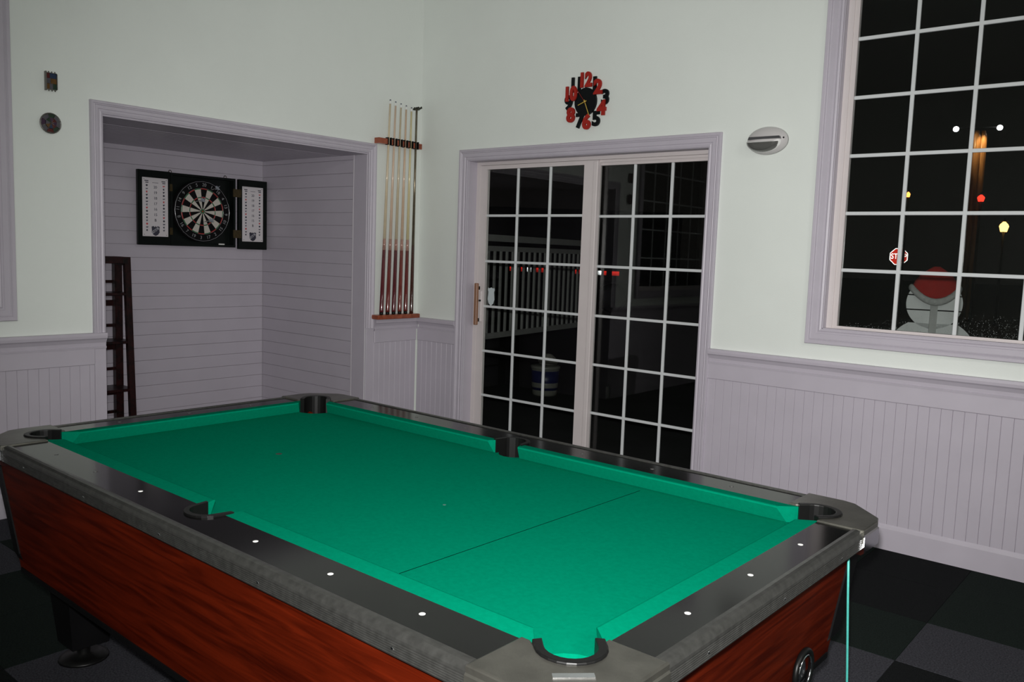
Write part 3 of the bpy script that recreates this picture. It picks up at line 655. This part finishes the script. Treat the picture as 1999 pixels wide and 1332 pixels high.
def score_door(y0, y1, py0, py1, z0, z1, lbl):
    d = box('cabinet_door', DXF-0.030, DXF, y0, y1, z0, z1, CABM, dc, 0.003); d['label'] = lbl
    pz0, pz1 = z0+0.060, z1-0.052
    box('scoreboard', DXF-0.001, DXF+0.003, py0, py1, pz0, pz1, PANELW, d, 0.001)
    xf = DXF+0.0033; cy = (py0+py1)/2; wd = py1-py0
    for k, s in enumerate(('20', '19', '18', '17', '16', '15', 'B')):
        text('score_number', s, 0.026, (xf, cy, pz1-0.066-k*0.0385), '+x', PGRY if k != 6 else PINK, d, 0.0002, 0.0004)
    for sd, off in ((-1, 0.33), (1, 0.33)):
        cyk = cy+sd*wd*off
        # team crests: little round, shield and wedge marks one above another
        for k in range(15):
            zz = pz1-0.055-k*0.0223; r = 0.0072; kind = (k*7+(sd > 0)*3) % 4; mm = (PINK, PRED, PINK, PGRY, PINK)[(k*3+(sd > 0)) % 5]
            if kind == 0: P = [(r*math.cos(2*PI*i/10), r*math.sin(2*PI*i/10)) for i in range(10)]
            elif kind == 1: P = [(-r, r*0.7), (r, r), (r*0.6, -r*0.2), (0, -r), (-r*0.8, -r*0.3)]
            elif kind == 2: P = [(-r, r*0.2), (-r*0.2, r), (r, r*0.6), (r*0.3, 0), (r*0.8, -r), (-r*0.6, -r*0.7)]
            else: P = [(-r*1.1, -r*0.5), (-r*0.9, r*0.6), (0, r*0.2), (r, r*0.7), (r*1.1, -r*0.4), (0, -r*0.8)]
            prism('team_crest', [(cyk+a, zz+b) for a, b in P], xf-0.0006, xf+0.0002, mm, d, 'x')
        for q in range(2): box('heading', xf-0.0006, xf+0.0002, cyk-0.016+q*0.006, cyk+0.012, pz1-0.026-q*0.012, pz1-0.020-q*0.012, PINK, d)
    box('heading', xf-0.0006, xf+0.0002, cy-0.022, cy+0.022, pz1-0.036, pz1-0.033, PGRY, d)
    # league shield with diagonal lettering
    zz = pz0+0.040; W_ = 0.030
    shp = [(-1, 0.95), (-0.55, 1.10), (-0.2, 0.85), (0, 1.15), (0.2, 0.85), (0.55, 1.10), (1, 0.95), (0.92, 0.1), (0.98, -0.35), (0.55, -0.95), (0, -1.2), (-0.55, -0.95), (-0.98, -0.35), (-0.92, 0.1)]
    s_ = prism('league_shield', [(cy+a*W_, zz+b*W_) for a, b in shp], xf-0.0006, xf+0.0002, PINK, d, 'x')
    prism('shield_band', [(cy-0.95*W_, zz-0.15*W_), (cy+0.55*W_, zz+0.9*W_), (cy+0.92*W_, zz+0.45*W_), (cy-0.75*W_, zz-0.75*W_)], xf, xf+0.0004, mat('silver_print', (0.34, 0.34, 0.37), 0.5), d, 'x')
    text('shield_letters', 'NHL', 0.021, (xf+0.0006, cy-0.001, zz+0.002), '+x', PINK, d, 0.0001, 0.0006, rot=0.62)
    for a in (py0+0.012, py1-0.012):
        for z in (pz0+0.012, pz1-0.012): lathe('screw', [(0.003, 0), (0.002, 0.0012)], (DXF+0.0025, a, z), (DXF+1, a, z), BLACK, d, 8)
    return d
score_door(-1.553, -1.3135, -1.523, -1.335, 1.398, 1.920, 'left door with white hockey scoreboard')
score_door(-0.763, -0.513, -0.735, -0.552, 1.386, 1.918, 'right door with white hockey scoreboard')
for z in (1.50, 1.81):
    boxes('hinge', [(DXF-0.006, DXF+0.002, -0.812, -0.743, z-0.030, z+0.030)], mat('dark_brass_hinge', (0.05, 0.035, 0.012), 0.35, 0.4, 80, metal=0.6), dc)
    boxes('hinge', [(DXF-0.006, DXF+0.0015, -1.322, -1.300, z-0.025, z+0.025)], MATS['dark_brass_hinge'], dc)
for y in (-1.29, -0.85): ringobj('hanging_ring', 0, 0, 0, 0.011, 0.0025, MATS['dark_brass_hinge'], dc).location = Vector((AB+0.02, y, 1.925))-Vector(dc.location)
# dartboard
BC = Vector((DXF-0.012, -1.060, 1.656)); BRAD = 0.226
db = empty('dartboard', BC, label='round dartboard with black and cream wedges inside the cabinet', cat='dartboard')
DBLK = mat('dartboard_black', (0.006, 0.006, 0.0065), 0.85, 0.2, 60, spec=0.1); DWHT = mat('dartboard_cream', (0.50, 0.47, 0.42), 0.85, 0.06, 60); DRED = mat('dartboard_red', (0.30, 0.015, 0.012), 0.8, 0.1); DGRN = mat('dartboard_green', (0.01, 0.11, 0.035), 0.8, 0.1)
def P3(r, a, x=0.0): return (BC.x+x, BC.y+r*math.sin(a), BC.z+r*math.cos(a))
prism('number_ring', [(BC.y+BRAD*math.sin(2*PI*i/48), BC.z+BRAD*math.cos(2*PI*i/48)) for i in range(48)], BC.x-0.034, BC.x, DBLK, db, 'x')
ROT = math.radians(4)
bands = [(0.0159, 0.099), (0.099, 0.107), (0.107, 0.162), (0.162, 0.170)]
for k in range(20):
    a0, a1 = ROT+(k-0.5)*2*PI/20, ROT+(k+0.5)*2*PI/20; am = (a0+a1)/2
    for bi, (r0, r1) in enumerate(bands):
        mm = ((DBLK, DWHT)[k % 2]) if bi in (0, 2) else ((DRED, DGRN)[k % 2])
        pr2 = [P3(r0, a0), P3(r1, a0), P3(r1, am), P3(r1, a1), P3(r0, a1), P3(r0, am)]
        P = [(y, z) for _, y, z in pr2]
        prism('wedge' if bi in (0, 2) else 'ring_segment', P, BC.x-0.002, BC.x+0.003, mm, db, 'x')
for nm, r0, r1, mm in (('outer_bull', 0.0, 0.0159, DGRN), ('bullseye', 0.0, 0.0064, DRED)):
    prism(nm, [(BC.y+r1*math.sin(2*PI*i/20), BC.z+r1*math.cos(2*PI*i/20)) for i in range(20)], BC.x-0.001, BC.x+(0.003 if nm[0] == 'o' else 0.0036), mm, db, 'x')
WIRE = mat('steel_wire', (0.55, 0.56, 0.58), 0.25, 0.05, metal=0.9)
for r in (0.219,): ringobj('wire_ring', BC.x+0.005, BC.y, BC.z, r, 0.0016, WIRE, db).location = -Vector(db.location)
for r in (0.107, 0.170): ringobj('wire_ring', BC.x+0.0035, BC.y, BC.z, r, 0.0007, WIRE, db).location = -Vector(db.location)
for k, nmb in enumerate((20, 1, 18, 4, 13, 6, 10, 15, 2, 17, 3, 19, 7, 16, 8, 11, 14, 9, 12, 5)):
    a = ROT+k*2*PI/20; q = P3(0.194, a, 0.004)
    text('board_number', str(nmb), 0.034, q, '+x', mat('silver_number', (0.30, 0.31, 0.32), 0.3, 0.05, metal=0.5), db, 0.0004, 0.0, rot=-a if abs(((a+PI) % (2*PI))-PI) < PI/2 else -a+PI)
FLT = mat('pale_dart_flight', (0.42, 0.46, 0.52), 0.4, 0.05)
for i, (ay, az, l) in enumerate(((-0.070, 0.065, 'dart stuck above the bullseye'), (0.005, -0.078, 'dart stuck low right of the bullseye'), (0.060, 0.160, 'dart stuck in the number ring at upper right'))):
    q = BC+Vector((0, ay, az)); dr_ = Vector((1, 0.10-0.06*i, 0.12)).normalized()
    e = empty('dart', q, label=l+', with pale flight', cat='dart', group='darts in the board')
    lathe('barrel', [(0.0008, 0.0), (0.0012, 0.028), (0.0034, 0.036), (0.0034, 0.078), (0.002, 0.084), (0.002, 0.115)], q-dr_*0.004, q+dr_, WIRE, e, 8)
    for b in (0.785, 2.356):
        nrm = Vector((0, math.cos(b), math.sin(b)))
        c0 = q+dr_*0.088; P = [c0, c0+dr_*0.012+nrm*0.018, c0+dr_*0.036+nrm*0.018, c0+dr_*0.036-nrm*0.018, c0+dr_*0.012-nrm*0.018]
        th = dr_.cross(nrm)*0.0004
        mesh('flight', [p+th for p in P]+[p-th for p in P], [(0, 1, 2, 3, 4), (9, 8, 7, 6, 5)]+[(k, (k+1) % 5, 5+(k+1) % 5, 5+k) for k in range(5)], FLT, e)
tag(box('chalk_stick', DXF-0.022, DXF-0.010, -0.925, -0.878, ZC0+0.0165, ZC0+0.026, WHITE, None, 0.002), 'white chalk stick lying on the cabinet ledge under the dartboard', 'chalk')

# ------------------------------------------------------------------ tapered dark shelf in the alcove
le = empty('tapered_shelf', (-1.12, -1.95, 0), label='dark tapered wooden etagere shelf standing in the alcove', cat='shelf')
YR0, YR1 = -2.240, -1.690
XBK, XF_T, XF_B = -1.225, -1.085, -1.012
for y in (YR0, YR1):
    box('back_post', XBK-0.024, XBK+0.024, y-0.026, y+0.026, 0.0, 1.312, BLACKWOOD, le, 0.002)
    loft('front_leg', [[(x+a*0.017, y+b*0.020, z) for a, b in ((-1, -1), (1, -1), (1, 1), (-1, 1))] for z, x in ((0.0, XF_B), (1.312, XF_T))], BLACKWOOD, le)
    box('top_side_rail', XBK+0.02, XF_T-0.012, y-0.014, y+0.014, 1.255, 1.312, BLACKWOOD, le)
box('top_front_rail', XF_T-0.010, XF_T+0.008, YR0+0.02, YR1-0.02, 1.268, 1.310, BLACKWOOD, le)
box('top_back_rail', XBK-0.010, XBK+0.010, YR0+0.02, YR1-0.02, 1.265, 1.312, BLACKWOOD, le)
for z in (1.062, 0.735, 0.408):
    xf = XF_B+(XF_T-XF_B)*z/1.312
    box('shelf_board', XBK-0.024, xf+0.014, YR0-0.018, YR1+0.018, z-0.010, z+0.008, BLACKWOOD, le, 0.002)
for z, h in ((1.139, 0.010), (0.992, 0.020), (0.836, 0.010), (0.688, 0.020), (0.534, 0.010), (0.372, 0.022), (0.230, 0.010)):
    box('back_rail', XBK-0.008, XBK+0.008, YR0+0.02, YR1-0.02, z-h, z+h, BLACKWOOD, le)

# ------------------------------------------------------------------ stained glass ornaments
def cglass(name, c): return mat(name, tuple(0.45*v for v in c), 0.08, 0.2, 30, coat=0.8)
GL = [cglass('red_art_glass', (0.16, 0.012, 0.012)), cglass('blue_art_glass', (0.03, 0.06, 0.15)), cglass('amber_art_glass', (0.22, 0.10, 0.02)), cglass('grey_art_glass', (0.16, 0.15, 0.18)), cglass('green_art_glass', (0.02, 0.06, 0.03)), cglass('violet_art_glass', (0.09, 0.03, 0.09))]
LEAD = mat('lead_came', (0.16, 0.155, 0.14), 0.35, 0.1, metal=0.7)
rg = empty('glass_ornament', (0, -2.590, 2.165), label='small rectangular stained glass ornament above the round one', cat='ornament', group='stained glass wall ornaments')
y0, y1, z0, z1 = -2.614, -2.566, 2.172, 2.250
cells = [(0, .33, .68, 1, 0), (.33, 1, .68, 1, 1), (0, .4, .35, .68, 3), (.4, 1, .35, .68, 2), (0, .3, 0, .35, 2), (.3, .62, 0, .35, 3), (.62, 1, 0, .35, 4), ]
for a, b, c_, d_, k in cells:
    box('glass_piece', 0.012, 0.017, y0+(y1-y0)*a, y0+(y1-y0)*b, z0+(z1-z0)*c_, z0+(z1-z0)*d_, GL[k], rg, 0.001)
boxes('frame', [(0.002, 0.020, y0-0.006, y0, z0-0.008, z1+0.008), (0.002, 0.020, y1, y1+0.003, z0, z1), (0.002, 0.018, y0, y1, z1, z1+0.003), (0.002, 0.018, y0, y1, z0-0.003, z0)], LEAD, rg)
for k in range(3): box('peg', 0.008, 0.014, y0+0.010+k*0.015, y0+0.014+k*0.015, z1+0.002, z1+0.010, LEAD, rg); box('peg', 0.008, 0.014, y0+0.010+k*0.015, y0+0.014+k*0.015, z0-0.010, z0-0.002, LEAD, rg)
og = empty('glass_ornament', (0, -2.598, 1.955), label='small round faceted stained glass ornament below the rectangular one', cat='ornament', group='stained glass wall ornaments')
oy, oz, orad = -2.598, 2.003, 0.050
ctr = (oy-0.006, oz-0.004)
for k in range(8):
    a0, a1 = 2*PI*k/8+0.3, 2*PI*(k+1)/8+0.3
    for q, (r0, r1) in enumerate(((0.0, 0.028), (0.029, 0.048))):
        P = [(oy+r0*math.cos(a0), oz+r0*math.sin(a0)), (oy+r1*math.cos(a0), oz+r1*math.sin(a0)), (oy+r1*math.cos(a1), oz+r1*math.sin(a1))] + ([(oy+r0*math.cos(a1), oz+r0*math.sin(a1))] if r0 else [])
        prism('glass_piece', P, 0.010, 0.022-q*0.006, GL[(k*5+q*2) % 6 if q == 0 else (3, 4, 3, 5, 3, 0, 4, 3)[k]], og, 'x')
    tube('lead_line', [(0.0225, oy, oz), (0.017, oy+0.048*math.cos(a0), oz+0.048*math.sin(a0))], 0.0012, LEAD, og, 6)
ringobj('frame', 0, 0, 0, 0.049, 0.0035, LEAD, og).location = Vector((0.012, oy, oz))-Vector(og.location)

# ------------------------------------------------------------------ outdoors
tag(box('ground', -60, 60, 0.21, 90, -0.14, -0.04, mat('dark_asphalt', (0.012, 0.012, 0.012), 0.9, 0.3, 2)), 'dark ground outside the windows at night', 'ground', kind='structure')
# deck railing
ra = empty('deck_railing', (-0.95, 2.6, 0.0), label='white baluster deck railing seen through the patio door', cat='railing')
WPAINT = mat('weathered_white_paint', (0.26, 0.26, 0.25), 0.6, 0.08)
A_, B_ = Vector((-0.70, 0.75, 0)), Vector((-1.24, 3.98, 0)); dv = (B_-A_).normalized(); nv = Vector((dv.y, -dv.x, 0))
def along(name, t0, t1, z0, z1, h, parent, m_=WPAINT):
    vs = []
    for t in (t0, t1):
        for s in (-h, h):
            for z in (z0, z1):
                p = A_+dv*t+nv*s; vs.append((p.x, p.y, z))
    return mesh(name, vs, BOXF, m_, parent)
LNG = (B_-A_).length
along('top_rail', 0.75, LNG, 1.535, 1.600, 0.045, ra); along('upper_rail', 0.75, LNG, 1.44, 1.49, 0.014, ra); along('bottom_rail', 0.75, LNG, 0.575, 0.63, 0.016, ra)
t = 0.80
while t < LNG-0.02:
    along('baluster', t, t+0.020, 0.628, 1.442, 0.011, ra); t += 0.117
for t in (LNG-0.09,): along('railing_post', t, t+0.09, -0.04, 1.535, 0.045, ra)
# pail
pe = empty('paint_pail', (-0.71, 2.55, -0.04), label='white plastic pail with blue label on the deck outside', cat='pail')
def zl(name, prof, m_): return lathe(name, prof, (-0.71, 2.55, -0.04), (-0.71, 2.55, 1), m_, pe, 24)
PW = mat('pail_plastic', (0.15, 0.15, 0.13), 0.4, 0.05)
zl('pail_body', [(0.125, 0), (0.132, 0.02), (0.140, 0.10), (0.147, 0.28)], PW)
zl('blue_label', [(0.1372, 0.060), (0.1483, 0.262)], mat('blue_label', (0.008, 0.012, 0.06), 0.4, 0.1))
zl('lid', [(0.152, 0.278), (0.156, 0.285), (0.156, 0.305), (0.148, 0.312), (0.05, 0.314)], PW)
tag(lathe('crumpled_rag', [(0.02, 0), (0.09, 0.01), (0.11, 0.035), (0.08, 0.08), (0.035, 0.115), (0.01, 0.12)], (-0.69, 2.56, 0.275), (-0.66, 2.58, 1), mat('grey_rag', (0.22, 0.21, 0.18), 0.9, 0.2, 30, bump=1.0, bscale=40), None, 11, smooth=False), 'crumpled pale rag lying on top of the paint pail', 'rag')
# trailer with reflective tape
trl = empty('trailer', (-8.5, 13.6, 0), label='dark trailer outside carrying red and white reflective tape', cat='trailer')
ta, tbv = Vector((-11.5, 10.85, 0)), Vector((-6.2, 15.3, 0)); td = (tbv-ta).normalized(); tn = Vector((td.y, -td.x, 0))
DARKP = mat('dark_trailer_paint', (0.006, 0.006, 0.006), 0.8, 0.2)
def onT(name, t0, t1, z0, z1, n0, n1, m_, parent):
    vs = []
    for t in (t0, t1):
        for s in (n0, n1):
            for z in (z0, z1):
                p = ta+td*t+tn*s; vs.append((p.x, p.y, z))
    return mesh(name, vs, BOXF, m_, parent)
onT('trailer_box', 0, (tbv-ta).length, 0.75, 2.6, -2.2, 0.0, DARKP, trl)
for t in (1.6, 5.2): 
    p = ta+td*t; lathe('wheel', [(0.25, 0), (0.38, 0.02), (0.38, 0.22), (0.25, 0.24)], (p.x, p.y, 0.34), (p.x-tn.x, p.y-tn.y, 0.34), BLACK, trl, 20)
RR, RW = retro_mat('red_reflective_tape', (0.9, 0.03, 0.02)), retro_mat('white_reflective_tape', (0.95, 0.95, 1.0), 0.2)
def tp(x, y): return (Vector((x, y, 0))-ta).dot(td)
def lerp_t(px):  # distance along the trailer for tape pieces
    k0, k1 = tp(-9.571, 12.449), tp(-7.368, 14.277); return k0+(k1-k0)*(px-995)/(1210-995)
for a, b, m_ in ((995, 1000, RR), (1008, 1014, RR), (1017, 1025, RR), (1029, 1037, RW), (1042, 1045, RW), (1046, 1051, RR), (1054, 1064, RR), (1070, 1074, RR), (1123, 1132, RR), (1166, 1174, RW), (1179, 1184, RR), (1195, 1209, RR)):
    zc = 1.015-0.035*(a-995)/215
    onT('reflective_tape', lerp_t(a), lerp_t(b), zc-0.055, zc+0.055, 0.0, 0.006, m_, trl)
# stop sign
SG = Vector((-4.225, 27.455, 1.762)); vdir = (Vector((CAM.x, CAM.y, 0))-Vector((SG.x, SG.y, 0))).normalized()
st = empty('stop_sign', (SG.x, SG.y, -0.04), math.atan2(vdir.x, -vdir.y)*1.0, label='red octagonal STOP sign outside beyond the window', cat='road sign')
SR, SW = retro_mat('red_sign_sheeting', (0.75, 0.035, 0.02), 0.22), retro_mat('white_sign_sheeting', (1, 0.98, 0.95), 0.18)
zc = SG.z+0.04
def octo(r): return [(r*math.cos(PI/8+i*PI/4), zc+r*math.sin(PI/8+i*PI/4)) for i in range(8)]
prism('sign_border', octo(0.318), -0.006, 0.004, SW, st, 'y', False); prism('sign_face', octo(0.288), -0.009, -0.005, SR, st, 'y', False)
me = text_me('STOP', 0.27, 0.001, 0.004); me.materials.clear(); me.materials.append(SW)
for v in me.vertices: v.co = Vector((v.co.x*0.80, -0.0105-v.co.z, zc+v.co.y))
link('sign_lettering', me, st, False)
box('sign_post', -0.03, 0.03, 0.005, 0.05, 0.0, zc+0.3, mat('galvanised_post', (0.02, 0.02, 0.02), 0.7, 0.1), st, kw=False)
# lamps outside
def lantern(name, x, y, z, label, col, es, w_, h_, pow_, kind='lantern'):
    e = empty(name, (x, y, -0.04), label=label, cat='street lamp')
    BK = MATS['black_paint']
    lathe('lamp_post', [(0.06, 0), (0.04, 0.3), (0.035, z-h_/2+0.04)], (x, y, -0.04), (x, y, 1), BK, e, 10)
    glow = mat(name+'_glow', col, 0.5, 0.02, emit=col, estr=es)
    lathe('lamp_glass', [(w_*0.34, 0), (w_*0.5, h_*0.55), (w_*0.40, h_*0.75), (w_*0.12, h_)], (x, y, z-h_/2), (x, y, z+1), glow, e, 6, smooth=False)
    lathe('lamp_cap', [(w_*0.52, 0), (w_*0.2, h_*0.2), (0.01, h_*0.38)], (x, y, z+h_*0.5), (x, y, z+1.5), BK, e, 6, smooth=False)
    if pow_: lamp(name+'_light', 'POINT', (x, y-0.3, z), pow_, col, shadow_soft_size=0.1).parent = None
lantern('street_lantern', 0.162, 20.748, 2.536, 'warm glowing lantern on a post, right of the snowman', (1.0, 0.50, 0.12), 5.0, 0.24, 0.26, 0)
lantern('amber_lamp', -2.996, 23.5, 3.621, 'small amber lamp outside, left behind the window grille', (1.0, 0.32, 0.06), 4.0, 0.13, 0.16, 0)
lantern('red_signal_lamp', -0.610, 21.635, 3.345, 'blurred red lamp outside below the wooden column', (1.0, 0.03, 0.015), 3.0, 0.20, 0.18, 0)
wc = empty('wooden_column', (-1.0, 22.75, -0.04), label='floodlit golden wooden column outside beyond the window', cat='column')
GW = wood_mat('golden_log', (0.16, 0.07, 0.02), (0.34, 0.17, 0.06), 0.5, (6, 6, 0.6))
CD = Vector((0.765, 0.644, 0))
for s in (-1, 1):
    lathe('log', [(0.10, 0), (0.105, 4.0), (0.10, 5.2), (0.05, 5.36)], (-1.0+CD.x*0.105*s, 22.75+CD.y*0.105*s, -0.04), (-1.0+CD.x*0.105*s-0.012*s, 22.75+CD.y*0.105*s, 5.4), GW, wc, 14)
fb = tube('floodlight_bar', [(-1.53, 22.20, 5.35), (-0.57, 23.00, 5.43)], 0.012, MATS['black_paint'], wc)
for (x, y, z) in ((-1.519, 22.20, 5.288), (-0.578, 23.0, 5.373)):
    f_ = lathe('floodlight', [(0.03, 0), (0.075, 0.08), (0.075, 0.12), (0.06, 0.125)], (x, y+0.05, z+0.09), (x+0.02, y-0.07, z), mat('flood_glow', (1, 0.95, 0.95), 0.4, 0.01, emit=(1, 0.95, 1.0), estr=8), wc, 12)
    lamp('floodlight_lamp', 'SPOT', (x+(0.16 if x < -1 else -0.16), y-0.45, z-0.05), 60, (1.0, 0.72, 0.38), (-1.0, 22.72, 4.72), spot_size=math.radians(64), spot_blend=0.9, shadow_soft_size=0.05)

# wooden snowman with santa hat, back view
sn = empty('wooden_snowman', (3.04, 2.28, -0.04), 0.32, label='white plank snowman with a red hat outside the window', cat='garden figure')
SWD = mat('snowman_white_paint', (0.80, 0.81, 0.81), 0.7, 0.05)
HZ = 1.205; R0 = 0.186
def disc_slice(z0, z1, r, cz):
    n = 6; L_ = []
    for i in range(n+1):
        z = z0+(z1-z0)*i/n; L_.append((math.sqrt(max(0, r*r-(z-cz)**2)), z))
    return [(-x, z) for x, z in L_] + [(x, z) for x, z in L_[::-1]]
for z0, z1 in ((HZ-0.184, HZ-0.053), (HZ-0.044, HZ+0.055), (HZ+0.064, HZ+0.180)):
    prism('plank', disc_slice(z0, z1, R0, HZ), -0.01, 0.01, SWD, sn, 'y', False)
BZ = 0.79
for z0, z1 in ((0.52, 0.66), (0.666, 0.80), (0.806, 0.935), (0.941, 1.06)):
    prism('plank', disc_slice(z0, z1, 0.315, BZ), -0.01, 0.01, SWD, sn, 'y', False)
box('batten', -0.024, 0.024, -0.032, -0.0101, 0.0, HZ+0.05, mat('batten_wood', (0.48, 0.48, 0.47), 0.7, 0.1), sn, kw=False)
HAT = mat('red_felt', (0.36, 0.018, 0.014), 0.95, 0.1, 30); FUR = mat('white_fur_trim', (0.45, 0.45, 0.44), 0.95, 0.15, 40, bump=1.0, bscale=60)
# hat: a slouched dome with a drooping fur brim
def droop(ca, sa): return 0.085*(1-ca*ca)*(1.0 if sa < 0 else 0.3)
rings = []
for k in range(9):
    t_ = k/8; z = HZ+0.115+0.155*t_; rw = 0.150*math.cos(t_*PI/2*0.95)**0.8
    rings.append([(rw*math.cos(a), rw*0.5*math.sin(a), z-droop(math.cos(a), math.sin(a))*(1-t_)) for a in [2*PI*i/24 for i in range(24)]])
hat = loft('hat', rings, HAT, sn, smooth=True, kw=False)
rings = []
for i in range(29):
    a = 2*PI*i/28; ca, sa = math.cos(a), math.sin(a); cz_ = HZ+0.112-droop(ca, sa)*1.15
    rings.append([(0.158*ca+0.020*math.cos(b)*ca, 0.085*sa+0.020*math.cos(b)*sa, cz_+0.027*math.sin(b)) for b in [2*PI*j/10 for j in range(10)]])
loft('hat_trim', rings, FUR, sn, smooth=True, kw=False)
